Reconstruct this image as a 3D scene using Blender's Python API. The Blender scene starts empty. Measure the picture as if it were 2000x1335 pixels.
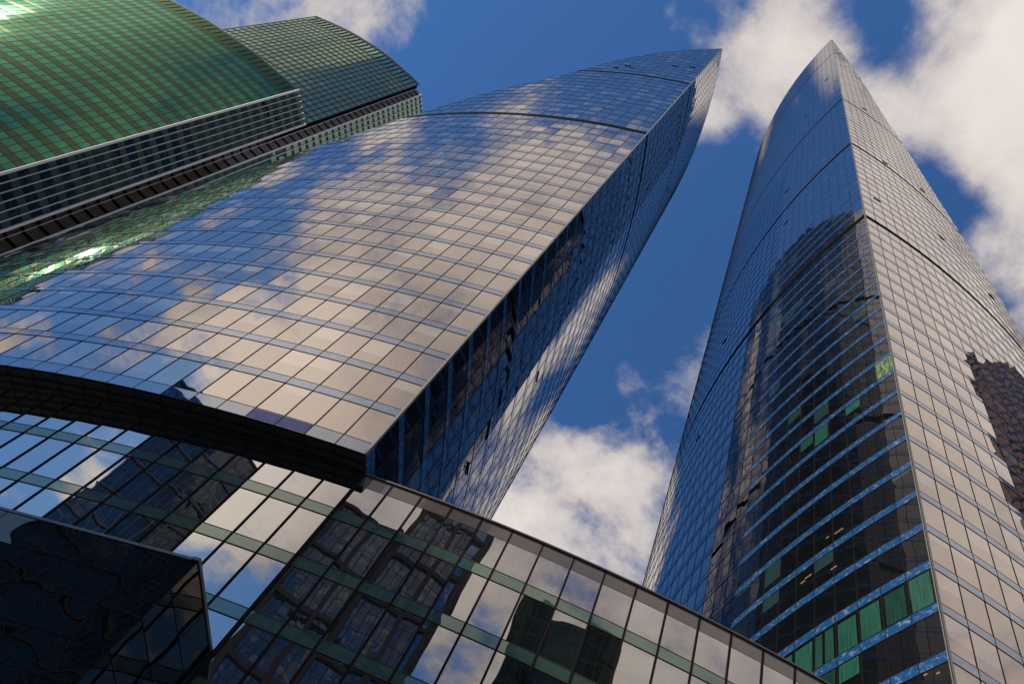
import bpy, math, random
from mathutils import Vector, Matrix
import numpy as np
random.seed(7)
R = math.radians
S = bpy.context.scene
COL = S.collection
# ------------------------------------------------------------------ camera
F_PX = 1660.2                                   # focal length in pixels of a 2000 px wide frame
MW = np.array([[ 7.96063268e-01, -6.05213411e-01, 0.0],
               [-5.22174733e-01, -6.86838919e-01, -5.05554990e-01],
               [ 3.05968660e-01,  4.02453758e-01, -8.62794386e-01]])
cd = bpy.data.cameras.new('camera'); cam = bpy.data.objects.new('camera', cd); COL.objects.link(cam)
cd.sensor_width = 36.0; cd.lens = 36.0*F_PX/2000.0; cd.clip_start = 0.1; cd.clip_end = 20000
cam.matrix_world = Matrix([[MW[i][0], MW[i][1], MW[i][2], 0] for i in range(3)] + [[0, 0, 0, 1]])
S.camera = cam
GROUND = -1.6                                    # the camera is held 1.6 m above the pavement
def project(p):
    c = np.asarray(p) @ MW
    return 1000 + F_PX*c[0]/-c[2], 667.5 - F_PX*c[1]/-c[2], -c[2]
# ------------------------------------------------------------------ sky, sun, exposure
SUN_AZ, SUN_EL = R(197.5), R(41.0)
S.view_settings.view_transform = 'Standard'; S.view_settings.look = 'None'
S.view_settings.gamma = 1.0; S.view_settings.exposure = 0.0
S.cycles.use_denoising = True
S.cycles.max_bounces = 8; S.cycles.glossy_bounces = 6; S.cycles.diffuse_bounces = 2
S.cycles.sample_clamp_indirect = 6.0
class NT:
    def __init__(s, tree): s.t = tree; s.n = tree.nodes; s.l = tree.links; s.n.clear()
    def node(s, typ, ins=None, **kw):
        n = s.n.new(typ)
        for k, v in kw.items(): setattr(n, k, v)
        for k, v in (ins or {}).items():
            if isinstance(v, bpy.types.NodeSocket): s.l.new(v, n.inputs[k])
            else: n.inputs[k].default_value = v
        return n
    def m(s, op, a, b=0.0, c=0.0, clamp=False):
        n = s.node('ShaderNodeMath', {0: a, 1: b, 2: c}, operation=op, use_clamp=clamp); return n.outputs[0]
    def vm(s, op, a, b=(0, 0, 0), out=0):
        n = s.node('ShaderNodeVectorMath', {0: a, 1: b}, operation=op); return n.outputs[out]
    def scale(s, a, k):
        n = s.node('ShaderNodeVectorMath', {0: a, 'Scale': k}, operation='SCALE'); return n.outputs[0]
    def ramp(s, v, lo, hi, a=0.0, b=1.0, smooth=True):
        n = s.node('ShaderNodeMapRange', {0: v, 1: lo, 2: hi, 3: a, 4: b}, interpolation_type='SMOOTHSTEP' if smooth else 'LINEAR'); return n.outputs[0]
    def mix(s, f, a, b, mode='MIX'):
        n = s.node('ShaderNodeMix', data_type='RGBA', blend_type=mode, clamp_factor=True)
        for k, v in ((0, f), (6, a), (7, b)):
            if isinstance(v, bpy.types.NodeSocket): s.l.new(v, n.inputs[k])
            else: n.inputs[k].default_value = v
        return n.outputs[2]
    def noise(s, vec, scale, detail=4.0, rough=.55, dist=0.0, out='Fac', dim='3D'):
        n = s.node('ShaderNodeTexNoise', {'Vector': vec, 'Scale': scale, 'Detail': detail, 'Roughness': rough, 'Distortion': dist}, noise_dimensions=dim); return n.outputs[out]
def c4(r, g, b): return (r, g, b, 1.0)
W = bpy.data.worlds.new('World'); S.world = W; W.use_nodes = True
w = NT(W.node_tree)
tc = w.node('ShaderNodeTexCoord'); D = w.vm('NORMALIZE', tc.outputs['Generated'])
sp = w.node('ShaderNodeSeparateXYZ', {0: D})
zz = w.m('MAXIMUM', sp.outputs[2], 0.16)
UV = w.node('ShaderNodeCombineXYZ', {0: w.m('DIVIDE', sp.outputs[0], zz), 1: w.m('DIVIDE', sp.outputs[1], zz), 2: 0.0}).outputs[0]  # the cloud layer, a level sheet overhead
# clouds: (x, y, radius, weight) on the layer, in units of its height above the eye
BLOBS = [
 (-.03,.11,.10,.7), (.03,.06,.08,.55), (.07,.10,.07,.45), (.02,.19,.06,.42), (.115,.02,.04,-.25),
 (.26,.0,.13,.95), (.20,.01,.07,.35), (.36,.06,.10,.8), (.42,.10,.10,.6), (.27,.07,.04,.4), (.265,.115,.035,-.5), (.17,.07,.06,.35),
 (.18,.66,.09,.75), (.13,.82,.15,1.05), (.27,.66,.11,.6), (.145,.545,.04,.35), (.22,.455,.03,.3), (.19,.52,.05,-.25), (.33,.9,.2,.9), (.06,.64,.05,.4),
 (-.40,.36,.07,.50), (-.33,.30,.05,.40), (-.46,.44,.10,.35),
 (.10,-.16,.12,.7), (.30,-.25,.28,1.2), (.6,-.35,.4,1.2), (.1,-1.0,.55,1.2), (-.25,-1.3,.3,.9), (.7,-.9,.5,1.1),
 (-.80,.31,.06,.5), (-.66,.31,.05,.4), (-1.0,.40,.07,.5), (-1.16,.12,.06,.5), (-1.0,.2,.42,.30), (-.5,.30,.2,.28), (-.33,.08,.12,.25), (-1.0,.29,.06,.5), (-.93,.58,.10,.6), (.10,.05,.06,.1), (.27,.39,.07,.8), (.40,.47,.10,.9), (.41,.6,.10,.6), (-.55,.03,.09,.7), (-.43,-.06,.12,.45), (-.68,-.12,.12,.35), (-.86,-.06,.12,.35), (-.43,-.30,.14,.8), (-.28,-.14,.07,.5), (-1.0,.06,.08,.4), (-.62,.22,.06,.4), (-.48,.24,.06,.35),
 (.05,.14,.11,.40), (.12,.09,.08,.45), (.0,.21,.05,.35), (.14,.62,.06,-.35), (.24,.58,.05,-.3), (-.5,.5,.14,.35), (-.28,.32,.06,.3),
 (-.21,-.22,.10,.8), (-.37,-.27,.15,1.1), (-.09,.06,.05,.8), (-.08,.15,.04,.7), (.15,.12,.06,.4), (-.36,-.10,.09,.55), (-.50,-.16,.13,1.1), (-.66,-.02,.11,.8), (-.48,.16,.07,.45), (-.62,.10,.07,.5),
 (-.78,-.30,.26,1.3), (-.98,-.06,.13,.9), (-.98,-.36,.16,.9), (-.72,-.62,.28,1.2), (-1.0,-.62,.18,1.1), (-.5,-.9,.3,.9),
 (-1.18,-.52,.13,1.3), (-1.22,-.86,.12,-.7), (-1.42,-.24,.09,.65), (-1.36,.36,.10,.9), (-1.12,.56,.12,.9), (-.90,.42,.06,.6),
 (-.78,.22,.13,-.35), (-1.10,.24,.13,-.35), (-1.48,.05,.10,-.3), (-1.6,-.7,.4,.6),
 (-.14,.24,.20,-.8), (-.2,.02,.10,-.5), (.05,.36,.12,-.9), (-.06,.48,.14,-.8), (-.75,.62,.2,.3), (.45,.45,.25,.5), (.7,.1,.3,.9), (-.4,.6,.15,-.4),
]
warp = w.noise(UV, 3.1, 4.0, .6, out='Color')
UVw = w.vm('ADD', UV, w.scale(w.vm('SUBTRACT', warp, (.5, .5, .5)), .12))
field = None
for (bx_, by_, br, bw) in BLOBS:
    d = w.vm('DISTANCE', UVw, (bx_, by_, 0), out=1)
    v = w.ramp(d, br*1.45, 0.0, 0.0, bw)
    field = v if field is None else w.m('ADD', field, v)
n1 = w.noise(UV, 6.5, 10.0, .62, .2); n2 = w.noise(UV, 1.6, 3.0, .5)
dens = w.m('ADD', field, w.m('MULTIPLY', w.m('SUBTRACT', n1, .5), 3.3))
dens = w.m('ADD', dens, w.m('MULTIPLY', w.m('SUBTRACT', n2, .5), .5))
cover = w.ramp(dens, .16, 1.0)
thick = w.ramp(dens, .45, 1.7)
sky = w.node('ShaderNodeTexSky', sky_type='NISHITA', sun_disc=False, sun_elevation=SUN_EL, sun_rotation=R(90)-SUN_AZ, air_density=1.0, dust_density=.25, ozone_density=4.0)
SKYK = .136
skyc = w.mix(1.0, sky.outputs[0], c4(SKYK*.44, SKYK*.74, SKYK*.99), 'MULTIPLY')
cl_lo = w.mix(w.noise(UV, 3.0, 5.0, .6), c4(.40, .38, .43), c4(.62, .57, .55))
cl_hi = w.mix(w.noise(UV, 7.0, 6.0, .6), c4(.66, .60, .56), c4(.92, .85, .79))
clc = w.mix(thick, cl_lo, cl_hi)
sdir = (math.cos(SUN_EL)*math.cos(SUN_AZ), math.cos(SUN_EL)*math.sin(SUN_AZ), math.sin(SUN_EL))
near = w.ramp(w.vm('DOT_PRODUCT', D, sdir, out=1), .955, .999)
clc = w.mix(near, clc, c4(1.25, 1.16, 1.04))             # clouds close to the sun light up
fin = w.mix(cover, skyc, clc)
bg = w.node('ShaderNodeBackground', {0: fin, 1: 1.0})
w.node('ShaderNodeOutputWorld', {0: bg.outputs[0]})
sl = bpy.data.lights.new('sun', 'SUN'); sl.energy = 3.2; sl.angle = R(.6); sl.color = (1.0, .90, .76)
so = bpy.data.objects.new('sun', sl); COL.objects.link(so)
so.rotation_euler = Vector(sdir).to_track_quat('Z', 'Y').to_euler()
# ------------------------------------------------------------------ materials
def mat(name):
    m = bpy.data.materials.new(name); m.use_nodes = True; return m, NT(m.node_tree)
def out(t, sh): t.node('ShaderNodeOutputMaterial', {0: sh})
def panel_normal(t, tilt, wave, wscale):
    """every pane leans a hair its own way and is not quite flat, so its reflection breaks at the joints"""
    uv = t.node('ShaderNodeUVMap').outputs[0]
    cell = t.vm('FLOOR', uv)
    wn = t.node('ShaderNodeTexWhiteNoise', {'Vector': cell}, noise_dimensions='3D')
    a = t.scale(t.vm('SUBTRACT', wn.outputs['Color'], (.5, .5, .5)), tilt)
    off = t.vm('ADD', uv, t.scale(wn.outputs['Color'], 37.0))
    b = t.scale(t.vm('SUBTRACT', t.noise(off, wscale, 1.5, .4, out='Color'), (.5, .5, .5)), wave)
    g = t.node('ShaderNodeNewGeometry')
    return t.vm('NORMALIZE', t.vm('ADD', t.vm('ADD', g.outputs['Normal'], a), b)), uv, cell, wn
def glass(name, tint, f0, tilt, wave, wscale=1.3, room=(.012, .014, .015), blind=(.20, .20, .17), blinds=.25, rough=.0, edge=(1, 1, 1), fmax=.96):
    m, t = mat(name)
    N, uv, cell, wn = panel_normal(t, tilt, wave, wscale)
    fr = t.node('ShaderNodeSeparateXYZ', {0: t.vm('FRACTION', uv)})
    rnd = t.node('ShaderNodeSeparateColor', {0: wn.outputs['Color']})
    drop = t.m('MULTIPLY', rnd.outputs[1], .8)
    isb = t.m('MULTIPLY', t.m('LESS_THAN', rnd.outputs[0], blinds), t.m('GREATER_THAN', fr.outputs[1], t.m('SUBTRACT', 1.0, drop)))
    grain = t.noise(t.vm('MULTIPLY', uv, (9.0, 1.0, 1.0)), 2.0, 5.0, .7)
    base = t.mix(t.m('MULTIPLY', isb, .85), c4(*room), c4(*blind))
    base = t.mix(1.0, base, t.mix(grain, c4(.55, .55, .55), c4(1.3, 1.3, 1.3)), 'MULTIPLY')
    dif = t.node('ShaderNodeBsdfDiffuse', {0: base})
    dirt = t.noise(t.vm('MULTIPLY', uv, (3.0, .35, 1.0)), 4.0, 6.0, .65)
    tn = t.mix(t.m('MULTIPLY', rnd.outputs[2], .5), c4(*tint), c4(tint[0]*.82, tint[1]*.84, tint[2]*.86))
    tn = t.mix(1.0, tn, t.mix(dirt, c4(.86, .85, .84), c4(1.04, 1.03, 1.02)), 'MULTIPLY')
    lw = t.node('ShaderNodeLayerWeight', {0: .5}); fac = t.m('POWER', lw.outputs['Facing'], 2.2)
    tn = t.mix(t.m('POWER', fac, 2.0), tn, c4(*edge))
    gl = t.node('ShaderNodeBsdfGlossy', {'Color': tn, 'Roughness': rough, 'Normal': N})
    k = t.m('ADD', f0, t.m('MULTIPLY', fac, fmax-f0))
    out(t, t.node('ShaderNodeMixShader', {0: k, 1: dif.outputs[0], 2: gl.outputs[0]}).outputs[0])
    return m
def simple(name, col, rough=.5, metal=0.0, var=.15, scale=3.0, coat=0.0, spec=.5):
    m, t = mat(name)
    g = t.node('ShaderNodeTexCoord')
    n = t.noise(g.outputs['Object'], scale, 5.0, .6)
    c = t.mix(n, c4(*[x*(1-var) for x in col]), c4(*[x*(1+var) for x in col]))
    p = t.node('ShaderNodeBsdfPrincipled', {'Base Color': c, 'Roughness': t.ramp(n, 0, 1, rough*.8, min(1, rough*1.2)), 'Metallic': metal, 'Coat Weight': coat, 'Specular IOR Level': spec})
    out(t, p.outputs[0]); return m
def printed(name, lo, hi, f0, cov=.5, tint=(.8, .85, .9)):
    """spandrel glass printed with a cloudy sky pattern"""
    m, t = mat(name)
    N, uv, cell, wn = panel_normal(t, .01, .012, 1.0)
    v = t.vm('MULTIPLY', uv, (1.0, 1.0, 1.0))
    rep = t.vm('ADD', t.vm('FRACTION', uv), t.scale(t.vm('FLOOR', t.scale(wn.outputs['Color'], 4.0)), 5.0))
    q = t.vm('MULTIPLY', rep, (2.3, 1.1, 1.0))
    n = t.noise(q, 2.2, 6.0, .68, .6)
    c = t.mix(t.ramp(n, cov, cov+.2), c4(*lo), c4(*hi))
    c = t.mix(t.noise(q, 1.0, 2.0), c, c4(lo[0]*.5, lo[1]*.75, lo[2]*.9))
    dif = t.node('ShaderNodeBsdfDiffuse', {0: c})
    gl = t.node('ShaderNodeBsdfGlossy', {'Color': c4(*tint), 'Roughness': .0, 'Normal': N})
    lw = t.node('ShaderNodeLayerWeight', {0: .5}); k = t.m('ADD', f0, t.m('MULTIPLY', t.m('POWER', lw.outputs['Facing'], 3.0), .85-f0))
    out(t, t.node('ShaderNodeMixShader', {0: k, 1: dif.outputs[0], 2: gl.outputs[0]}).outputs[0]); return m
M_SAIL = glass('sail_glass', (.82, .71, .645), .50, .022, .012, blinds=.5, blind=(.32, .32, .29))
M_SAILD = glass('sail_glass_clear', (.84, .80, .82), .15, .0028, .008, room=(.010, .013, .015), blinds=.12, blind=(.05, .12, .11))
M_POD = glass('podium_glass', (.82, .78, .75), .55, .014, .015, .9, room=(.020, .022, .022), blinds=.0)
M_BOX = glass('black_glass', (.50, .40, .32), .20, .012, .04, 1.1, fmax=.6,  room=(.004, .005, .006), blinds=0)
M_G1 = glass('green_glass', (.12, .34, .19), .36, .010, .010, room=(.030, .15, .085), blind=(.04, .20, .12), blinds=.5, rough=.07, edge=(.5, .9, .7))
M_G1S = glass('olive_green_panel', (.15, .20, .10), .28, .006, .006, room=(.045, .080, .040), blinds=0, rough=.10, edge=(.4, .6, .4))
M_G1D = glass('dark_green_glass', (.10, .22, .20), .30, .008, .01, room=(.006, .018, .016), blinds=0)
M_G2 = glass('teal_glass', (.36, .54, .38), .26, .016, .010, room=(.085, .18, .13), blind=(.10, .30, .24), blinds=.3, edge=(.6, .8, .75))
M_FAR = glass('dark_blue_glass', (.42, .55, .72), .55, .02, .02, room=(.075, .115, .165), blinds=.4, blind=(.14, .18, .22))
M_FARG = glass('dark_grey_glass', (.34, .44, .52), .45, .02, .02, room=(.030, .048, .060), blinds=.3, blind=(.05, .08, .09))
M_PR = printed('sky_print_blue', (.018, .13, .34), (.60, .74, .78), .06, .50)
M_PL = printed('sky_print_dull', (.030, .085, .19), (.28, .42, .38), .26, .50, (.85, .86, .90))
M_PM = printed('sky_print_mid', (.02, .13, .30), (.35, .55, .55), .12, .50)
M_PG = printed('green_spandrel_glass', (.085, .135, .10), (.15, .21, .15), .25, .55, (.55, .62, .52))
M_PURPLE = simple('purple_speckled_panel', (.44, .33, .52), .7, var=.6, scale=4.0, spec=.2)
M_MULL = simple('bronze_frame', (.022, .015, .012), .9, spec=.05)
M_TRAN = simple('ochre_gasket', (.075, .045, .024), .9, spec=.05)
M_DARK = simple('black_recess', (.004, .006, .006), .95, spec=.02)
M_SOFF = simple('black_soffit_panel', (.024, .028, .026), .5, spec=.4)
M_TRIM = simple('grey_metal_trim', (.16, .15, .145), .4, .4)
M_CORN = simple('corner_trim', (.24, .22, .19), .6)
M_FIN = simple('pale_metal_fin', (.80, .66, .56), .6)
M_LOUV = simple('brown_louvre', (.085, .060, .048), .8, var=.5, scale=.6, spec=.1)
M_COPE = simple('parapet_coping', (.10, .075, .055), .5)
M_PARA = simple('brown_parapet_glass', (.11, .085, .075), .12, coat=.6)
M_CURT, _t = mat('green_curtain')
_uv = _t.node('ShaderNodeUVMap').outputs[0]
_wv = _t.node('ShaderNodeTexWave', {'Vector': _uv, 'Scale': 7.0, 'Distortion': 2.0, 'Detail': 2.0})
_cell = _t.node('ShaderNodeTexWhiteNoise', {'Vector': _t.vm('FLOOR', _uv)}, noise_dimensions='3D')
_k = _t.m('MULTIPLY', _t.ramp(_cell.outputs['Value'], 0, 1, .45, 1.0, False), _t.ramp(_t.noise(_t.vm('MULTIPLY', _uv, (5.0, .6, 1.0)), 3.0, 4.0), .2, .8, .6, 1.15))
_c = _t.mix(1.0, _t.mix(_wv.outputs['Fac'], c4(.030, .135, .095), c4(.052, .20, .14)), _t.node('ShaderNodeCombineColor', {0: _k, 1: _k, 2: _k}).outputs[0], 'MULTIPLY')
_m1 = _t.node('ShaderNodeBsdfDiffuse', {0: _c}); _m2 = _t.node('ShaderNodeBsdfGlossy', {0: c4(.8, .8, .85), 1: .0})
out(_t, _t.node('ShaderNodeMixShader', {0: .14, 1: _m1.outputs[0], 2: _m2.outputs[0]}).outputs[0])
M_LAMP, _t = mat('lit_ceiling_lamp')
out(_t, _t.node('ShaderNodeEmission', {0: c4(1.0, .62, .25), 1: .5}).outputs[0])
M_FILM, _t = mat('mottled_film')
_uv = _t.node('ShaderNodeUVMap').outputs[0]
_c = _t.mix(_t.ramp(_t.noise(_t.vm('MULTIPLY', _uv, (2.0, 1.0, 1.0)), 4.0, 6.0, .7), .4, .62), c4(.05, .10, .05), c4(.36, .48, .18))
out(_t, _t.node('ShaderNodeBsdfPrincipled', {'Base Color': _c, 'Roughness': .25}).outputs[0])
# ------------------------------------------------------------------ objects
def thing(name, label, cat, loc=(0, 0, 0), group=None):
    o = bpy.data.objects.new(name, None); COL.objects.link(o); o.location = loc; o.empty_display_size = 1
    o['label'] = label; o['category'] = cat
    if group: o['group'] = group
    return o
class MB:
    def __init__(s): s.v = []; s.f = []; s.uv = []; s.mi = []
    def quad(s, a, b, c, d, uv=None, mi=0):
        i = len(s.v); s.v += [tuple(a), tuple(b), tuple(c), tuple(d)]; s.f.append((i, i+1, i+2, i+3)); s.mi.append(mi)
        s.uv += uv or [(0, 0), (1, 0), (1, 1), (0, 1)]
    def poly(s, pts):
        i = len(s.v); s.v += [tuple(p) for p in pts]; s.f.append(tuple(range(i, i+len(pts)))); s.mi.append(0); s.uv += [(0, 0)]*len(pts)
    def bar(s, a, b, u, v):
        """box from a to b whose cross-section spans the vectors u and v"""
        a, b, u, v = (np.asarray(q, float) for q in (a, b, u, v))
        p = [a, a+u, a+u+v, a+v, b, b+u, b+u+v, b+v]
        for q in ((0, 1, 2, 3), (7, 6, 5, 4), (0, 4, 5, 1), (1, 5, 6, 2), (2, 6, 7, 3), (3, 7, 4, 0)): s.quad(*[p[k] for k in q])
    def build(s, name, mats, parent=None, kind=None, label=None):
        me = bpy.data.meshes.new(name)
        org = Vector(parent.location) if parent else Vector((0, 0, 0))
        me.from_pydata([Vector(p)-org for p in s.v], [], s.f)
        uvl = me.uv_layers.new(name='UVMap'); uvl.data.foreach_set('uv', np.array(s.uv, dtype=np.float32).ravel())
        for m in (mats if isinstance(mats, (list, tuple)) else [mats]): me.materials.append(m)
        if any(s.mi): me.polygons.foreach_set('material_index', s.mi)
        me.update()
        o = bpy.data.objects.new(name, me); COL.objects.link(o)
        if parent: o.parent = parent
        if kind: o['kind'] = kind
        if label: o['label'] = label
        return o
def arc(P, th, kap, s):
    a = th+kap*s
    return np.array([P[0]+(math.sin(a)-math.sin(th))/kap, P[1]-(math.cos(a)-math.cos(th))/kap])
class Path:
    """a wall line in plan; out(s) is the outward normal"""
    def __init__(s, fn, side): s.fn = fn; s.side = side
    def p(s, t): return s.fn(t)
    def n(s, t):
        d = s.fn(t+.05)-s.fn(t-.05); d /= np.linalg.norm(d); return np.array([d[1], -d[0]])*s.side
    def at(s, t, z, o=0.0):
        q = s.fn(t)+s.n(t)*o; return np.array([q[0], q[1], z])
def poly_fn(pts):
    pts = [np.array(p, float) for p in pts]; L = [0]
    for a, b in zip(pts, pts[1:]): L.append(L[-1]+np.linalg.norm(b-a))
    def fn(t):
        k = 0
        while k < len(pts)-2 and t > L[k+1]: k += 1
        u = (t-L[k])/(L[k+1]-L[k]); return pts[k]+(pts[k+1]-pts[k])*u
    return fn, L[-1]
def smooth_fn(pts, n=60):
    """Catmull-Rom through the points"""
    P = [np.array(p, float) for p in pts]; P = [2*P[0]-P[1]]+P+[2*P[-1]-P[-2]]; o = []
    for i in range(1, len(P)-2):
        for k in range(n//len(pts)+2):
            u = k/(n//len(pts)+2); a, b, c, d = P[i-1:i+3]
            o.append(.5*((2*b)+(c-a)*u+(2*a-5*b+4*c-d)*u*u+(3*b-a-3*c+d)*u**3))
    o.append(P[-2]); return poly_fn(o)
def area_in_frame(q):
    pr = [project(p) for p in q]
    if any(r[2] < .5 for r in pr): return 0
    cx = sum(r[0] for r in pr)/4; cy = sum(r[1] for r in pr)/4
    if not (-30 < cx < 2030 and -30 < cy < 1365): return 0
    return sum(pr[i][0]*pr[(i+1) % 4][1]-pr[(i+1) % 4][0]*pr[i][1] for i in range(4))/2
class Wall:
    """collects one building's panes, bands and frames over all its faces"""
    def __init__(s, root): s.root = root; s.cells = []; s.bands = {}; s.tr = MB(); s.mu = MB(); s.rest = MB(); s.back = MB()
    def face(s, path, s0, s1, w, floors, sp, cut=None, uo=0, mi=0, mull=.075, proud=.02, band_mi=0, tran=.035, detail=True, smin=None):
        """floors: list of (z_top_of_band, z_top_of_band_below, band_height, band_key)"""
        cut = cut or (lambda z: s1)
        n = int(round((s1-s0)/w)); ss = [s0+(s1-s0)*i/n for i in range(n+1)]
        for j, (zt, zb, bh, key) in enumerate(floors):
            # pane between the underside of this band (zt-bh) and the top of the next (zb)
            za, zc = zb, zt-bh
            for (lo, hi, pane) in ((za, zc, True), (zc, zt, False)):
                if hi-lo < .01: continue
                cl, ch = cut(lo), cut(hi)
                for i in range(n):
                    a, b = ss[i], ss[i+1]
                    bl, bh_ = min(b, max(cl, a)), min(b, max(ch, a))
                    if bl-a < .02 and bh_-a < .02: break
                    P0, P1 = path.p(a), path.p(b); D_ = P1-P0
                    def X(t, z, o=0.0):
                        q = P0+D_*((t-a)/(b-a)) + s_n*o; return (q[0], q[1], z)
                    s_n = np.array([D_[1], -D_[0]])/np.linalg.norm(D_)*path.side
                    q = [X(a, lo), X(bl, lo), X(bh_, hi), X(a, hi)]
                    if path.side < 0: pass
                    uu = uo+i; uv = [(uu, j), (uu+(bl-a)/(b-a), j), (uu+(bh_-a)/(b-a), j+.999), (uu, j+.999)]
                    if pane: s.cells.append((abs(area_in_frame(q)), q, uv, mi))
                    else:
                        o = .02; q = [X(a, lo, o), X(bl, lo, o), X(bh_, hi, o), X(a, hi, o)]
                        s.bands.setdefault(key, MB()).quad(*q, uv=uv, mi=band_mi)
                    if detail and not pane and not isinstance(key, tuple):
                        for z_, t_ in ((hi-tran*.5, min(bh_, bl)), (lo-tran*.5, bl)):
                            e = X(t_, z_, .02); st = X(a, z_, .02)
                            s.tr.bar(st, e, (s_n[0]*.012, s_n[1]*.012, 0), (0, 0, tran))
        if detail:
            zt, zb = floors[0][0], floors[-1][1]
            for i in range(n+1):
                a = ss[i]
                zz_ = [f[0] for f in floors if cut(f[0]) >= a-.01]
                if smin is not None and a < smin(zt): pass
                if not zz_: continue
                top = max(zz_)
                N_ = path.n(a); T_ = np.array([-N_[1], N_[0]])*mull
                q = path.p(a)-T_/2
                s.mu.bar((q[0], q[1], zb), (q[0], q[1], top), (N_[0]*proud, N_[1]*proud, 0), (T_[0], T_[1], 0))
    def finish(s, glassmats, bandmats, nbig=100, name='window'):
        s.cells.sort(key=lambda c: -c[0])
        for k, (A, q, uv, mi) in enumerate(s.cells):
            if k < nbig and A > 4:
                m = MB(); m.quad(*q, uv=uv); m.build(name, glassmats[mi], s.root)
            else: s.rest.quad(*q, uv=uv, mi=mi)
        if s.rest.f: s.rest.build(name, glassmats, s.root, kind='stuff')
        for k, m in s.bands.items():
            if isinstance(k, tuple): m.build(k[0], k[1], s.root)
            else: m.build('spandrel_band', bandmats, s.root)
        if s.tr.f: s.tr.build('transom_frame', M_TRAN, s.root)
        if s.mu.f: s.mu.build('mullion_frame', M_MULL, s.root)
        if s.back.f: s.back.build('roof', M_DARK, s.root)
def interp(tab):
    zs = [a for a, _ in tab]; vs = [b for _, b in tab]
    return lambda z: float(np.interp(z, zs, vs))
# ================================================================== the two sail towers
H = 4.0; PW = 1.90
def floors_of(z0, ktop, kbot, dark, sp=.75):
    """bands counted from z0 upward (k) ; dark = levels with a black recessed strip"""
    L = []
    for k in range(ktop, kbot, -1):
        zt = z0+H*k
        L.append((zt, zt-H, 1.7 if k in dark else sp, ('plant_floor_recess', M_DARK, k) if k in dark else 'b%d' % k))
    return L
def sail(name, label, P, taper, full, cut_tab, ztop, z0, ktop, kbot, dark, glassmats, bandmats, sp, rise, zbase):
    root = thing(name, label, 'skyscraper', (P[0], P[1], zbase), group='pair of sail shaped glass skyscrapers')
    Wd = Wall(root); WID = 62.7
    cutz = interp(cut_tab); n = 33
    tp = Path(lambda s: arc(P, taper[0], taper[1], s), taper[2]); fp = Path(lambda s: arc(P, full[0], full[1], s), full[2])
    fl = floors_of(z0, ktop, kbot, dark, sp)
    fl = [(ztop, fl[0][0], .4, 'cap')]+fl if ztop-fl[0][0] > .5 else fl
    if fl[-1][1] > zbase+.02: fl.append((fl[-1][1], zbase, min(fl[-1][1]-zbase-.012, 1.6), 'base'))
    Wd.face(tp, 0, WID, PW, fl, sp, cut=cutz, uo=0, mi=0, band_mi=0)
    # the other side face keeps its full width; its top edge climbs slightly away from the corner
    def fcut_rise(z): return WID
    Wd.face(fp, 0, WID, PW, fl, sp, cut=fcut_rise, uo=1000, mi=1, band_mi=1)
    Wd.finish(glassmats, bandmats)
    # third, sail face: from the far end of the full face to the cut edge of the tapering face
    m = MB(); c = MB(); far = fp.p(WID); zs = np.linspace(zbase, ztop, 60); NN = 14
    def third(z, u):
        a = tp.p(cutz(z)); d = far-a; L = np.linalg.norm(d); nn = np.array([-d[1], d[0]])/L
        mid = (P+far)/2
        sgn = 1 if np.dot((a+far)/2+nn-np.array(fp.p(WID/2)), (a+far)/2-np.array(fp.p(WID/2))) > np.dot((a+far)/2-nn-np.array(fp.p(WID/2)), (a+far)/2-np.array(fp.p(WID/2))) else -1
        q = a+d*u+nn*sgn*(.0035*L*L*.5*4*u*(1-u)*.5); return (q[0], q[1], z)
    for i in range(59):
        for j in range(NN):
            u0, u1 = j/NN, (j+1)/NN
            m.quad(third(zs[i], u0), third(zs[i], u1), third(zs[i+1], u1), third(zs[i+1], u0), uv=[(j*2, i), (j*2+2, i), (j*2+2, i+.99), (j*2, i+.99)])
    m.build('sail_facade', glassmats[0], root)
    # roof slab and underside
    for z, nm, mm in ((ztop-.05, 'roof', M_TRIM), (zbase+.05, 'underside', M_SOFF)):
        r = MB(); ring = [(*tp.p(s_), z) for s_ in np.linspace(0, max(cutz(z), .3), 16)]+[third(z, u) for u in np.linspace(0, 1, 12)][1:]+[(*fp.p(s_), z) for s_ in np.linspace(WID, 0, 16)][1:-1]
        r.poly(ring); r.build(nm, mm, root)
    t = MB(); a = -(tp.n(0)+fp.n(0)); e = tp.n(0)*.10; g = fp.n(0)*.10
    q = np.array(P); u1 = -tp.p(0)+tp.p(.28); u2 = -fp.p(0)+fp.p(.28)
    u1 *= .55; u2 *= .25
    t.bar((q[0], q[1], zbase), (q[0], q[1], ztop), (u1[0], u1[1], 0), (e[0]*.5, e[1]*.5, 0))
    t.bar((q[0], q[1], zbase), (q[0], q[1], ztop), (u2[0], u2[1], 0), (g[0]*.4, g[1]*.4, 0))
    t.build('corner_trim', M_CORN, root)
    return root, tp, fp, cutz
LP = np.array([-2.664, 32.137]); RP = np.array([29.375, 22.787])
LT, ltp, lfp, lcut = sail('sail_tower', 'left pointed glass tower, broad curved side mirroring clouds above the low building',
    LP, (2.7348, -.0085, -1), (1.0502, .0083, 1),
    [(35, 62.7), (60, 60), (75, 55), (88, 49.6), (100, 45.2), (120, 41), (133, 38), (143, 35.6), (151, 33.2), (163, 28.2), (178, 23.8), (199, 19.6), (216, 14.2), (234, 6.8), (247, .4), (300, .4)],
    247.6, 44.52, 50, -2, {21, 34}, [M_SAIL, M_SAILD], [M_PL, M_PM], .78, .75, 35.42)
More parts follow.
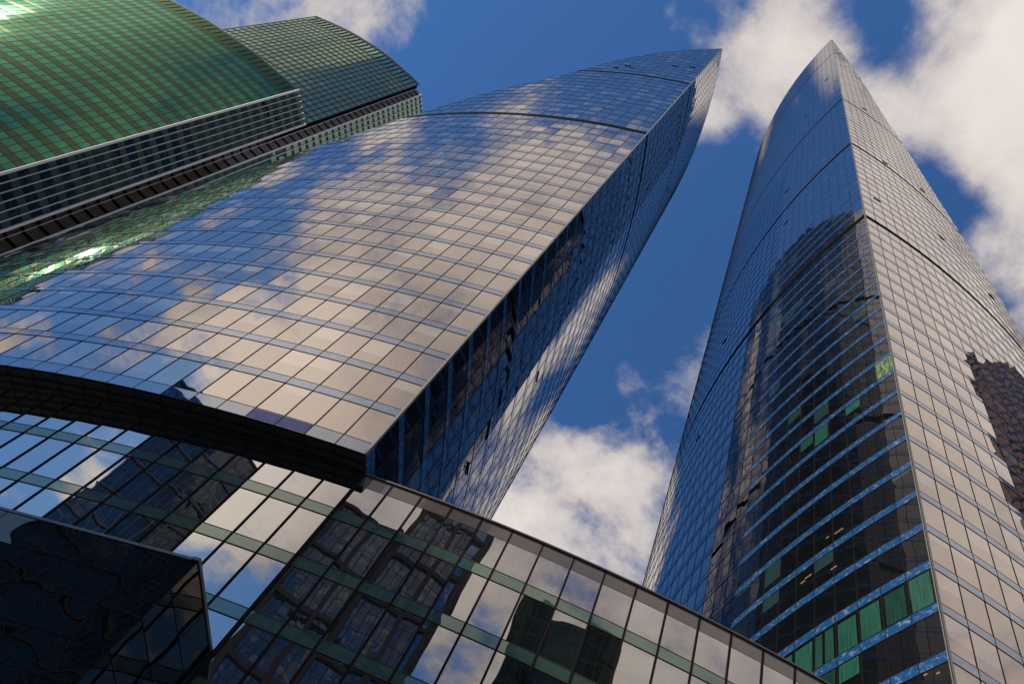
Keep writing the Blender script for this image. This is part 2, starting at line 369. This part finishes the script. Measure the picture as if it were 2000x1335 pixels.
RT, rtp, rfp, rcut = sail('sail_tower', 'right pointed glass tower, dark blue banded side meeting a beige side',
    RP, (-.1064, .0105, 1), (1.7089, -.0098, -1),
    [(-2, 62.7), (53, 60), (80, 54), (120, 43), (150, 35.5), (170, 30.5), (200, 24.3), (214, 22.2), (236, 18.9), (250, 16.3), (274, 13.5), (297, 11.6), (337, 7.4), (391, .6), (500, .6)],
    391.0, 52.97, 84, -14, {19, 32, 46, 73}, [M_SAIL, M_SAILD], [M_PL, M_PR], .80, 0, -1.6)
# curtains, lamps and one filmed pane in the right tower's dark side
def pane_part(name, mm, path, i, zb, lo, hi, a=.08, b=.92, o=.03, parent=None):
    m = MB(); h = 3.2; z0_, z1_ = zb+h*lo, zb+h*hi
    m.quad(path.at((i+a)*PW, z0_, o), path.at((i+b)*PW, z0_, o), path.at((i+b)*PW, z1_, o), path.at((i+a)*PW, z1_, o), uv=[(i+a, z0_/4), (i+b, z0_/4), (i+b, z1_/4), (i+a, z1_/4)])
    return m.build(name, mm, parent)
for i, lo, hi, a, b in ((0, .02, .93, .12, .90), (1, .03, .90, .10, .88), (2, .02, .90, .12, .92), (3, .02, .88, .1, .9), (4, .02, .92, .1, .5), (4, .02, .92, .62, .95), (5, .02, .9, .1, .93), (6, .02, .9, .1, .9)):
    pane_part('curtain', M_CURT, rfp, i, 44.97, lo, hi, a, b, parent=RT)
for i, zb, lo, hi in ((3, 40.97, .5, .96), (4, 40.97, .45, .96), (5, 40.97, .05, .95), (2, 72.97, .5, .95), (4, 72.97, .1, .95), (5, 72.97, .45, .95)):
    pane_part('curtain', M_CURT, rfp, i, zb, lo, hi, parent=RT)
pane_part('filmed_pane', M_FILM, rfp, 0, 76.97, 0, 1, .02, .98, parent=RT)
for s_, z_, L_ in ((3.45, 57.9, .45), (4.2, 58.1, .15), (3.85, 53.95, .3), (5.5, 54.8, .25), (5.15, 55.0, .35), (.35, 39.6, .12), (.75, 39.9, .12)):
    m = MB(); a = rfp.at(s_*PW, z_, .03); b = rfp.at((s_+L_)*PW, z_, .03); m.quad(a, b, (b[0], b[1], z_+.08), (a[0], a[1], z_+.08)); m.build('ceiling_lamp', M_LAMP, RT)
VENTS_ = [(ltp, LT, [(16.9, 186.3), (15.2, 190.9), (14.0, 189.1), (6.2, 199.7), (2.6, 202.6)]), (lfp, LT, [(3.2, 241.0), (24.1, 186.4), (15.9, 76.6), (13.4, 54.6)]),
 (rfp, RT, [(4.2, 294.3), (18.0, 195.9), (17.2, 168.5), (37.6, 113.3), (35.1, 144.4), (12.4, 265.4)]), (rtp, RT, [(2.7, 351.9), (6.9, 242.6), (8.1, 182.5), (18.4, 186.8), (3.1, 143.2), (17.7, 152.7), (27.9, 144.8)])]
for path, par, L_ in VENTS_:
    for s_, z_ in L_:
        m = MB(); n_ = path.n(s_); a = path.at(s_-.65, z_, .02); b = path.at(s_+.65, z_, .02)
        m.bar(a, b, (n_[0]*.10, n_[1]*.10, 0), (0, 0, .15)); m.build('open_vent', M_DARK, par)
# ================================================================== podium: low curved glass building
Q = .978
PP = np.array([6.335, 30.704])*Q; PTH, PK = -.3366, .0089/Q; PWD = 1.814*Q
pp = Path(lambda s: arc(PP, PTH, PK, s), 1)
def podium(name, label, s0, s1, ztop, zfl, depth, lid=True):
    root = thing(name, label, 'building', (*pp.p((s0+s1)/2), GROUND))
    Wd = Wall(root); fl = []
    fl.append((ztop, 32.79*Q, .05, ('roof_edge', M_COPE)))
    k = 32.79*Q
    while k > GROUND+4.1: fl.append((k, k-4.0*Q, .74, 'b%.1f' % k)); k -= 4.0*Q
    fl.append((k, GROUND, .75, 'b0'))
    Wd.face(pp, s0, s1, PWD, fl, .75, uo=50 if s0 < -20 else 0, mull=.11, proud=.05, tran=.045)
    Wd.finish([M_POD], [M_PG], nbig=90)
    c = MB(); nseg = 24
    A = [pp.p(s) for s in np.linspace(s0, s1, nseg)]; B = [pp.p(s)-pp.n(s)*depth for s in np.linspace(s0, s1, nseg)]
    for i in range(nseg-1):
        c.quad((*A[i], ztop-.03), (*A[i+1], ztop-.03), (*B[i+1], ztop-.03), (*B[i], ztop-.03))
        c.quad((*B[i], GROUND), (*B[i+1], GROUND), (*B[i+1], ztop), (*B[i], ztop))
    for X_, Y_ in ((A[0], B[0]), (A[-1], B[-1])): c.quad((*X_, GROUND), (*Y_, GROUND), (*Y_, ztop), (*X_, ztop))
    c.build('roof', M_TRIM, root)
    return root, Wd
SEAM = -5*PWD; ZR = 36.1*Q
PR_, _ = podium('podium_building', 'low curved glass building with green bands and brown parapet at bottom centre', SEAM, 13*PWD, ZR, 0, 16)
PL_, _ = podium('podium_building', 'curved glass base tucked under the overhang of the left pointed tower', -27*PWD, SEAM, 35.40, 0, 18)
m = MB()
for s_ in np.arange(SEAM, 13*PWD-.1, PWD/2):
    a = pp.at(s_, ZR, -.1); b = pp.at(s_+PWD/2, ZR, -.1); n_ = pp.n(s_)
    m.bar(a, b, (n_[0]*.22, n_[1]*.22, 0), (0, 0, .10))
m.build('roof_coping', M_COPE, PR_)
m = MB()
for i in range(-5, 13):
    a, b = i*PWD+.07, (i+1)*PWD-.07; m.quad(pp.at(a, ZR-.95, .015), pp.at(b, ZR-.95, .015), pp.at(b, ZR-.02, .015), pp.at(a, ZR-.02, .015))
m.build('parapet_strip', M_PARA, PR_)
m = MB(); n_ = pp.n(SEAM); t_ = np.array([-n_[1], n_[0]])*.17; q = pp.p(SEAM)-t_/2
m.bar((q[0], q[1], GROUND), (q[0], q[1], ZR+.04), (n_[0]*.09, n_[1]*.09, 0), (t_[0], t_[1], 0)); m.build('corner_post', M_MULL, PR_)
for i in (2, 3):
    m = MB(); a, b = i*PW+.05, (i+1)*PW-.05; m.quad(ltp.at(a, 35.5, .03), ltp.at(b, 35.5, .03), ltp.at(b, 36.45, .03), ltp.at(a, 36.45, .03)); m.build('speckled_panel', M_PURPLE, LT)
# underside lip of the left tower: two black steps along its curved edge
m = MB()
for s_ in np.arange(0, 61, 1.9):
    for (o, z0_, z1_) in ((.01, 35.36, 35.42), (-.60, 35.33, 35.41), (-1.15, 35.36, 35.41)):
        a, b = ltp.at(s_, z0_, o), ltp.at(s_+1.9, z0_, o); n_ = ltp.n(s_)
        m.bar(a, b, (-n_[0]*.07, -n_[1]*.07, 0), (0, 0, z1_-z0_))
for s_ in np.arange(PW, 61, PW):
    a, b = ltp.at(s_, 35.38, -.08), ltp.at(s_, 35.38, -2.6); t_ = np.array([-ltp.n(s_)[1], ltp.n(s_)[0]])*.04
    m.bar(a, b, (t_[0], t_[1], 0), (0, 0, .03))
m.build('soffit_trim', M_MULL, LT)
# ================================================================== black glass block in the lower left corner
BC = np.array([-4.699, 29.873])*Q; bd = np.array([math.cos(R(148.6)), math.sin(R(148.6))]); be = np.array([math.cos(R(60.2)), math.sin(R(60.2))]); ZB = 22.02*Q
BX = thing('glass_block', 'black glass block with thin metal edge in the lower left corner', 'building', (*BC, GROUND))
Wd = Wall(BX)
fl = []; z = ZB
while z > GROUND+1.7: fl.append((z, z-1.62, .02, ('joint_band', M_MULL, z))); z -= 1.62
fl.append((z, GROUND, .02, ('joint_band', M_MULL, 0)))
Wd.face(Path(lambda s: BC+bd*s, -1), 0, 26*1.87, 1.87, fl, .02, mull=.03, proud=.012, tran=.03, uo=0)
Wd.face(Path(lambda s: BC+be*s, 1), 0, 5.2, 2.6, fl, .02, mull=.03, proud=.012, tran=.03, uo=60, mi=0)
Wd.finish([M_BOX], [M_MULL], nbig=90, name='glass_panel')
m = MB(); far = BC+bd*26*1.87
m.bar((*(BC-be*.03), ZB), (*(far-be*.03), ZB), (be[0]*.35, be[1]*.35, 0), (0, 0, .14))
m.bar((*(BC-be*.1+bd*-.06), ZB), (*(BC+be*5.0-bd*.06), ZB), (bd[0]*.35, bd[1]*.35, 0), (0, 0, .141))
m.build('edge_trim', M_TRIM, BX)
m = MB(); m.quad((*BC, ZB-.02), (*(BC+be*5), ZB-.02), (*(far+be*9), ZB-.02), (*far, ZB-.02)); m.quad((*far, GROUND), (*(far+be*9), GROUND), (*(far+be*9), ZB), (*far, ZB)); m.build('roof', M_DARK, BX)
# ================================================================== green tower, near
def body(root, ring, ztop, mm=M_DARK, z0=GROUND, name='rear_wall'):
    m = MB(); m.poly([(p[0], p[1], ztop) for p in ring])
    m.build('roof', mm, root)
def tower_back(root, ring, ztop, mm, name='rear_wall'):
    m = MB()
    for a, b in zip(ring, ring[1:]): m.quad((*a, GROUND), (*b, GROUND), (*b, ztop), (*a, ztop))
    m.build(name, mm, root)
g1 = [(-77.9, 89.0), (-82.8, 88.5), (-87.1, 88.2), (-91.5, 88.1), (-96.1, 88.2), (-100.7, 88.4), (-106.1, 88.85), (-111.2, 89.6), (-116, 90.4), (-124, 92.4), (-134, 95.6), (-145, 100)]
G1 = thing('green_tower', 'bright green glass tower with sun glare, cut off by the top left corner', 'skyscraper', (-78, 89, GROUND), group='green glass office towers')
fn, LL_ = smooth_fn(g1); ZT1 = 185.5
Wd = Wall(G1)
fl = [(ZT1, ZT1-5.6, 5.5, ('crown_band', M_G1S))]; z = ZT1-5.6
while z > GROUND+4.2: fl.append((z, z-4.0, 1.65, ('spandrel_band', M_G1S) if False else 'g%.1f' % z)); z -= 4.0
fl.append((z, GROUND, 1.6, 'g0'))
p1 = Path(fn, -1)
if np.dot(p1.n(10), (0, -1)) < 0: p1.side = 1
Wd.face(p1, 0, LL_, 1.5, fl, 1.6, mull=.07, proud=.03, tran=.10)
e1 = np.array([-77.9, 89.0]); e2 = np.array([-72.76, 95.29])
p2 = Path(poly_fn([e1, e2])[0], 1)
if np.dot(p2.n(3), (.77, -.6)) < 0: p2.side = -1
L2 = np.linalg.norm(e2-e1)
fl2 = []; z = ZT1
while z > GROUND+4.2: fl2.append((z, z-4.0, 1.65, 'h%.1f' % z)); z -= 4.0
fl2.append((z, GROUND, 1.6, 'h0'))
W2 = Wall(G1)
W2.face(p2, 0, L2, L2/6, fl2, 1.6, mull=.02, proud=.01, tran=.04, uo=500)
W2.mu = MB(); W2.tr = MB()
side = MB()
for i in range(6): side.quad(p2.at(L2*i/6, GROUND), p2.at(L2*(i+1)/6, GROUND), p2.at(L2*(i+1)/6, ZT1), p2.at(L2*i/6, ZT1), uv=[(i, 0), (i+1, 0), (i+1, 46.99), (i, 46.99)])
side.build('side_glazing', M_G1D, G1)
M_SPD = simple('dark_green_panel', (.022, .055, .038), .45, var=.4, scale=.3, spec=.3)
for b in W2.bands.values(): b.build('side_spandrel', M_SPD, G1)
Wd.bands = {k: b for k, b in Wd.bands.items()}
Wd.finish([M_G1], [M_G1S], nbig=100)
for i in range(7):
    f = MB(); c = p2.p(L2*i/6); n_ = p2.n(1); w_ = .42 if i in (0, 6) else .10; t_ = (e2-e1)/L2*w_
    f.bar((*(c-t_/2), GROUND), (*(c-t_/2), ZT1+.2), (n_[0]*.5, n_[1]*.5, 0), (t_[0], t_[1], 0)); f.build('vertical_fin', M_FIN, G1)
m = MB()
for k in range(1, int(LL_/1.5)):
    a = p1.at(k*1.5, ZT1-4.9, .03); n_ = p1.n(k*1.5); t_ = np.array([-n_[1], n_[0]])*.13
    m.bar(a, (a[0], a[1], ZT1-1.0), (n_[0]*.06, n_[1]*.06, 0), (t_[0], t_[1], 0))
m.build('crown_fins', M_DARK, G1)
m = MB(); rr = [fn(t) for t in np.linspace(0, LL_, 20)]
for a, b in zip(rr, rr[1:]): m.bar((*a, ZT1), (*b, ZT1), (0, .5, 0), (0, 0, .25))
m.build('roof_coping', M_TRIM, G1)
ring = [tuple(e2), (-84, 112), (-145, 122), tuple(g1[-1])]
tower_back(G1, ring, ZT1, M_G1D); body(G1, [fn(t) for t in np.linspace(LL_, 0, 20)]+ring[:3], ZT1)
# ================================================================== teal tower, farther
g2 = [(-87.89, 115.38), (-94.35, 114.7), (-99.85, 114.3), (-106.94, 114.06), (-117.68, 114.9), (-126.14, 116.4), (-135.69, 118.7)]
G2 = thing('green_tower', 'grey green glass tower with brown grid rising behind the bright green one', 'skyscraper', (-88, 115, GROUND), group='green glass office towers')
fn2, LL2 = smooth_fn(g2); ZT2 = 310.0
Wd = Wall(G2); fl = [(ZT2, ZT2-2.2, 2.1, ('crown_band', M_LOUV))]; z = ZT2-2.2
fl.append((z, z-8.5, .3, 'c0')); z -= 8.5
while z > 90: fl.append((z, z-4.0, 1.25, 'g%.1f' % z)); z -= 4.0
fl.append((z, GROUND, 1.2, 'g0'))
q1 = Path(fn2, -1)
if np.dot(q1.n(10), (0, -1)) < 0: q1.side = 1
Wd.face(q1, 0, LL2, 1.85, fl, 1.2, mull=.22, proud=.08, tran=.12)
Wd.finish([M_G2], [M_LOUV], nbig=100)
m = MB()
for k in range(1, int(LL2/1.85)):
    a = q1.at(k*1.85, ZT2-9.8, .06); n_ = q1.n(k*1.85); t_ = np.array([-n_[1], n_[0]])*.3
    m.bar(a, (a[0], a[1], ZT2-2.9), (n_[0]*.08, n_[1]*.08, 0), (t_[0], t_[1], 0))
m.build('crown_fins', M_DARK, G2)
a0 = np.array([-87.89, 115.38]); a1 = np.array([-87.5, 116.9]); a2 = np.array([-84.97, 117.32]); a3 = np.array([-79.0, 125.6])
slot = MB(); slot.quad((*a0, GROUND), (*a1, GROUND), (*a1, ZT2-2), (*a0, ZT2-2)); slot.build('recess', M_DARK, G2)
n_ = np.array([.17, -.98]); lou = MB()
M_LOUB = simple('louvre_panel', (.17, .125, .10), .8, var=.5, scale=.5, spec=.1)
lou.quad((*a1, GROUND), (*a2, GROUND), (*a2, ZT2-3), (*a1, ZT2-3)); lou.build('louvre_wall', M_LOUB, G2)
lz = MB(); z = 60.0
while z < ZT2-4:
    lz.bar((a1[0], a1[1]-.02, z), (a2[0], a2[1]-.02, z), (n_[0]*.14, n_[1]*.14, 0), (0, 0, .7)); z += 4.0
lz.build('louvre_slats', M_DARK, G2, kind='stuff')
f = MB(); f.bar((*a1, GROUND), (*a1, ZT2-2.5), (.17*.3, -.3, 0), (.12, .02, 0)); f.build('vertical_fin', M_FIN, G2)
fs = []; z = ZT2-3
W3 = Wall(G2); p3f, L3 = poly_fn([a2, a3]); p3 = Path(p3f, 1)
if np.dot(p3.n(3), (.8, -.55)) < 0: p3.side = -1
while z > 60: fs.append((z, z-4.0, 1.5, 'h%.1f' % z)); z -= 4.0
fs.append((z, GROUND, 1.5, 'h0'))
W3.face(p3, 0, L3, L3/6, fs, 1.5, detail=False, uo=300)
s1_ = MB()
for i in range(6): s1_.quad(p3.at(L3*i/6, GROUND), p3.at(L3*(i+1)/6, GROUND), p3.at(L3*(i+1)/6, ZT2-3), p3.at(L3*i/6, ZT2-3), uv=[(i, 0), (i+1, 0), (i+1, 76.99), (i, 76.99)])
s1_.build('side_glazing', M_G2, G2)
for b in W3.bands.values(): b.build('side_spandrel', M_LOUV, G2)
for i in range(6):
    f = MB(); c = p3.p(L3*i/6+.02); nn = p3.n(1); w_ = .42 if i == 0 else .16; t_ = (a3-a2)/L3*w_
    f.bar((*c, GROUND), (*c, ZT2-2.8), (nn[0]*.45, nn[1]*.45, 0), (t_[0], t_[1], 0)); f.build('vertical_fin', M_FIN, G2)
ring2 = [tuple(a3), (-92, 142), (-132, 146), tuple(g2[-1])]
tower_back(G2, ring2, ZT2-3, M_G1D); body(G2, [fn2(t) for t in np.linspace(LL2, 0, 16)]+[a1, a2]+ring2[:3], ZT2-3)
m = MB(); m.quad((*a0, ZT2-3), (*a1, ZT2-3), (*a1, ZT2-2), (*a0, ZT2-2)); m.build('parapet', M_LOUV, G2)
# ================================================================== towers behind the viewer, seen mirrored in the glass
def block(name, label, ring, zt, gmat, smat, w_, fh, sph, frame=None, fw=.3, fm=None):
    root = thing(name, label, 'skyscraper' if zt > 70 else 'building', (*ring[0], GROUND))
    gl = MB(); sb = MB(); fr = MB(); rp = list(ring)+[ring[0]]; cx = np.mean([p[0] for p in ring]); cy = np.mean([p[1] for p in ring]); u0 = 0
    for a, b in zip(rp, rp[1:]):
        a = np.array(a, float); b = np.array(b, float); L = np.linalg.norm(b-a); d = (b-a)/L; n_ = np.array([d[1], -d[0]])
        if np.dot(n_, (a+b)/2-np.array([cx, cy])) < 0: n_ = -n_
        n = max(1, int(L/w_)); z = zt; j = 0
        while z > GROUND:
            zb = max(GROUND, z-fh)
            for i in range(n):
                p, q = a+d*L*i/n, a+d*L*(i+1)/n
                gl.quad((*p, zb), (*q, zb), (*q, z-sph), (*p, z-sph), uv=[(u0+i, j), (u0+i+1, j), (u0+i+1, j+.99), (u0+i, j+.99)])
            p, q = a+n_*.06, b+n_*.06
            sb.quad((*p, z-sph), (*q, z-sph), (*q, z), (*p, z), uv=[(0, 0), (n, 0), (n, 1), (0, 1)])
            z = zb; j += 1
        for i in range(n+1):
            p = a+d*(L*i/n-.06); fr.bar((*p, GROUND), (*p, zt), (n_[0]*.12, n_[1]*.12, 0), (d[0]*.12, d[1]*.12, 0))
        if frame:
            for i in range(int(L/frame)+1):
                p = a+d*min(L-fw, i*frame); fr.bar((*p, GROUND), (*p, zt), (n_[0]*.5, n_[1]*.5, 0), (d[0]*fw, d[1]*fw, 0))
            z = zt
            while z > GROUND: fr.bar((*a, z-fw), (*b, z-fw), (n_[0]*.45, n_[1]*.45, 0), (0, 0, fw)); z -= frame*1.3
        u0 += n+3
    gl.build('glazing', gmat, root); sb.build('spandrels', smat, root); fr.build('frame_grid', fm or M_FRB, root)
    r = MB(); r.poly([(p[0], p[1], zt-.02) for p in ring]); r.build('roof', M_DARK, root)
    return root
def pol(az, d): return (d*math.cos(R(az)), d*math.sin(R(az)))
M_BRICK = simple('red_brown_cladding', (.16, .085, .065), .6, var=.3, scale=.4)
M_FRB = simple('brown_frame', (.11, .085, .075), .7)
M_PALE = simple('pale_frame_cladding', (.30, .27, .26), .6, var=.2)
B1 = block('office_tower', 'tall dark glass tower mirrored in the curved base glass', [(-111, 20), (-97, -7), (-128, -22), (-142, 6)], 125, M_FARG, M_FARG, 1.6, 3.9, .5, frame=6.4, fw=.22, fm=M_PALE)
B2 = block('office_tower', 'blue glass tower with brown outer frame mirrored in the low building', [(-44, -21.5), (-30.5, -29), (-45, -56), (-58, -48)], 134, M_FAR, M_FAR, 1.5, 3.8, .4, frame=9.0, fw=.8)
B5 = block('office_tower', 'lower framed glass wing mirrored left of the taller framed tower', [(-56, -11.5), (-44.3, -21.3), (-58.3, -47.5), (-72, -36)], 103, M_FAR, M_FAR, 1.5, 3.8, .4, frame=9.0, fw=.8)
B3 = block('office_tower', 'dark green glass tower mirrored near the bottom edge', [(-20, -45), (6, -52), (2, -80), (-26, -74)], 112, M_G1D, M_G1S, 1.6, 3.9, .9)
B4 = block('office_tower', 'red brown clad tower mirrored at the far right edge', [(93, -6), (112, 20), (140, 8), (124, -24)], 218, M_FARG, M_BRICK, 6.0, 3.8, 2.4)
# ground
m = MB(); m.quad((-9000, -9000, GROUND), (9000, -9000, GROUND), (9000, 9000, GROUND), (-9000, 9000, GROUND))
M_GR, _t = mat('paving'); _g = _t.node('ShaderNodeTexCoord')
_b = _t.node('ShaderNodeTexBrick', {'Vector': _g.outputs['Object'], 'Color1': c4(.22, .21, .20), 'Color2': c4(.27, .26, .25), 'Mortar': c4(.10, .10, .10), 'Scale': 1.0, 'Mortar Size': .012})
out(_t, _t.node('ShaderNodeBsdfPrincipled', {'Base Color': _b.outputs[0], 'Roughness': .75}).outputs[0])
g = m.build('ground', M_GR); g['kind'] = 'structure'
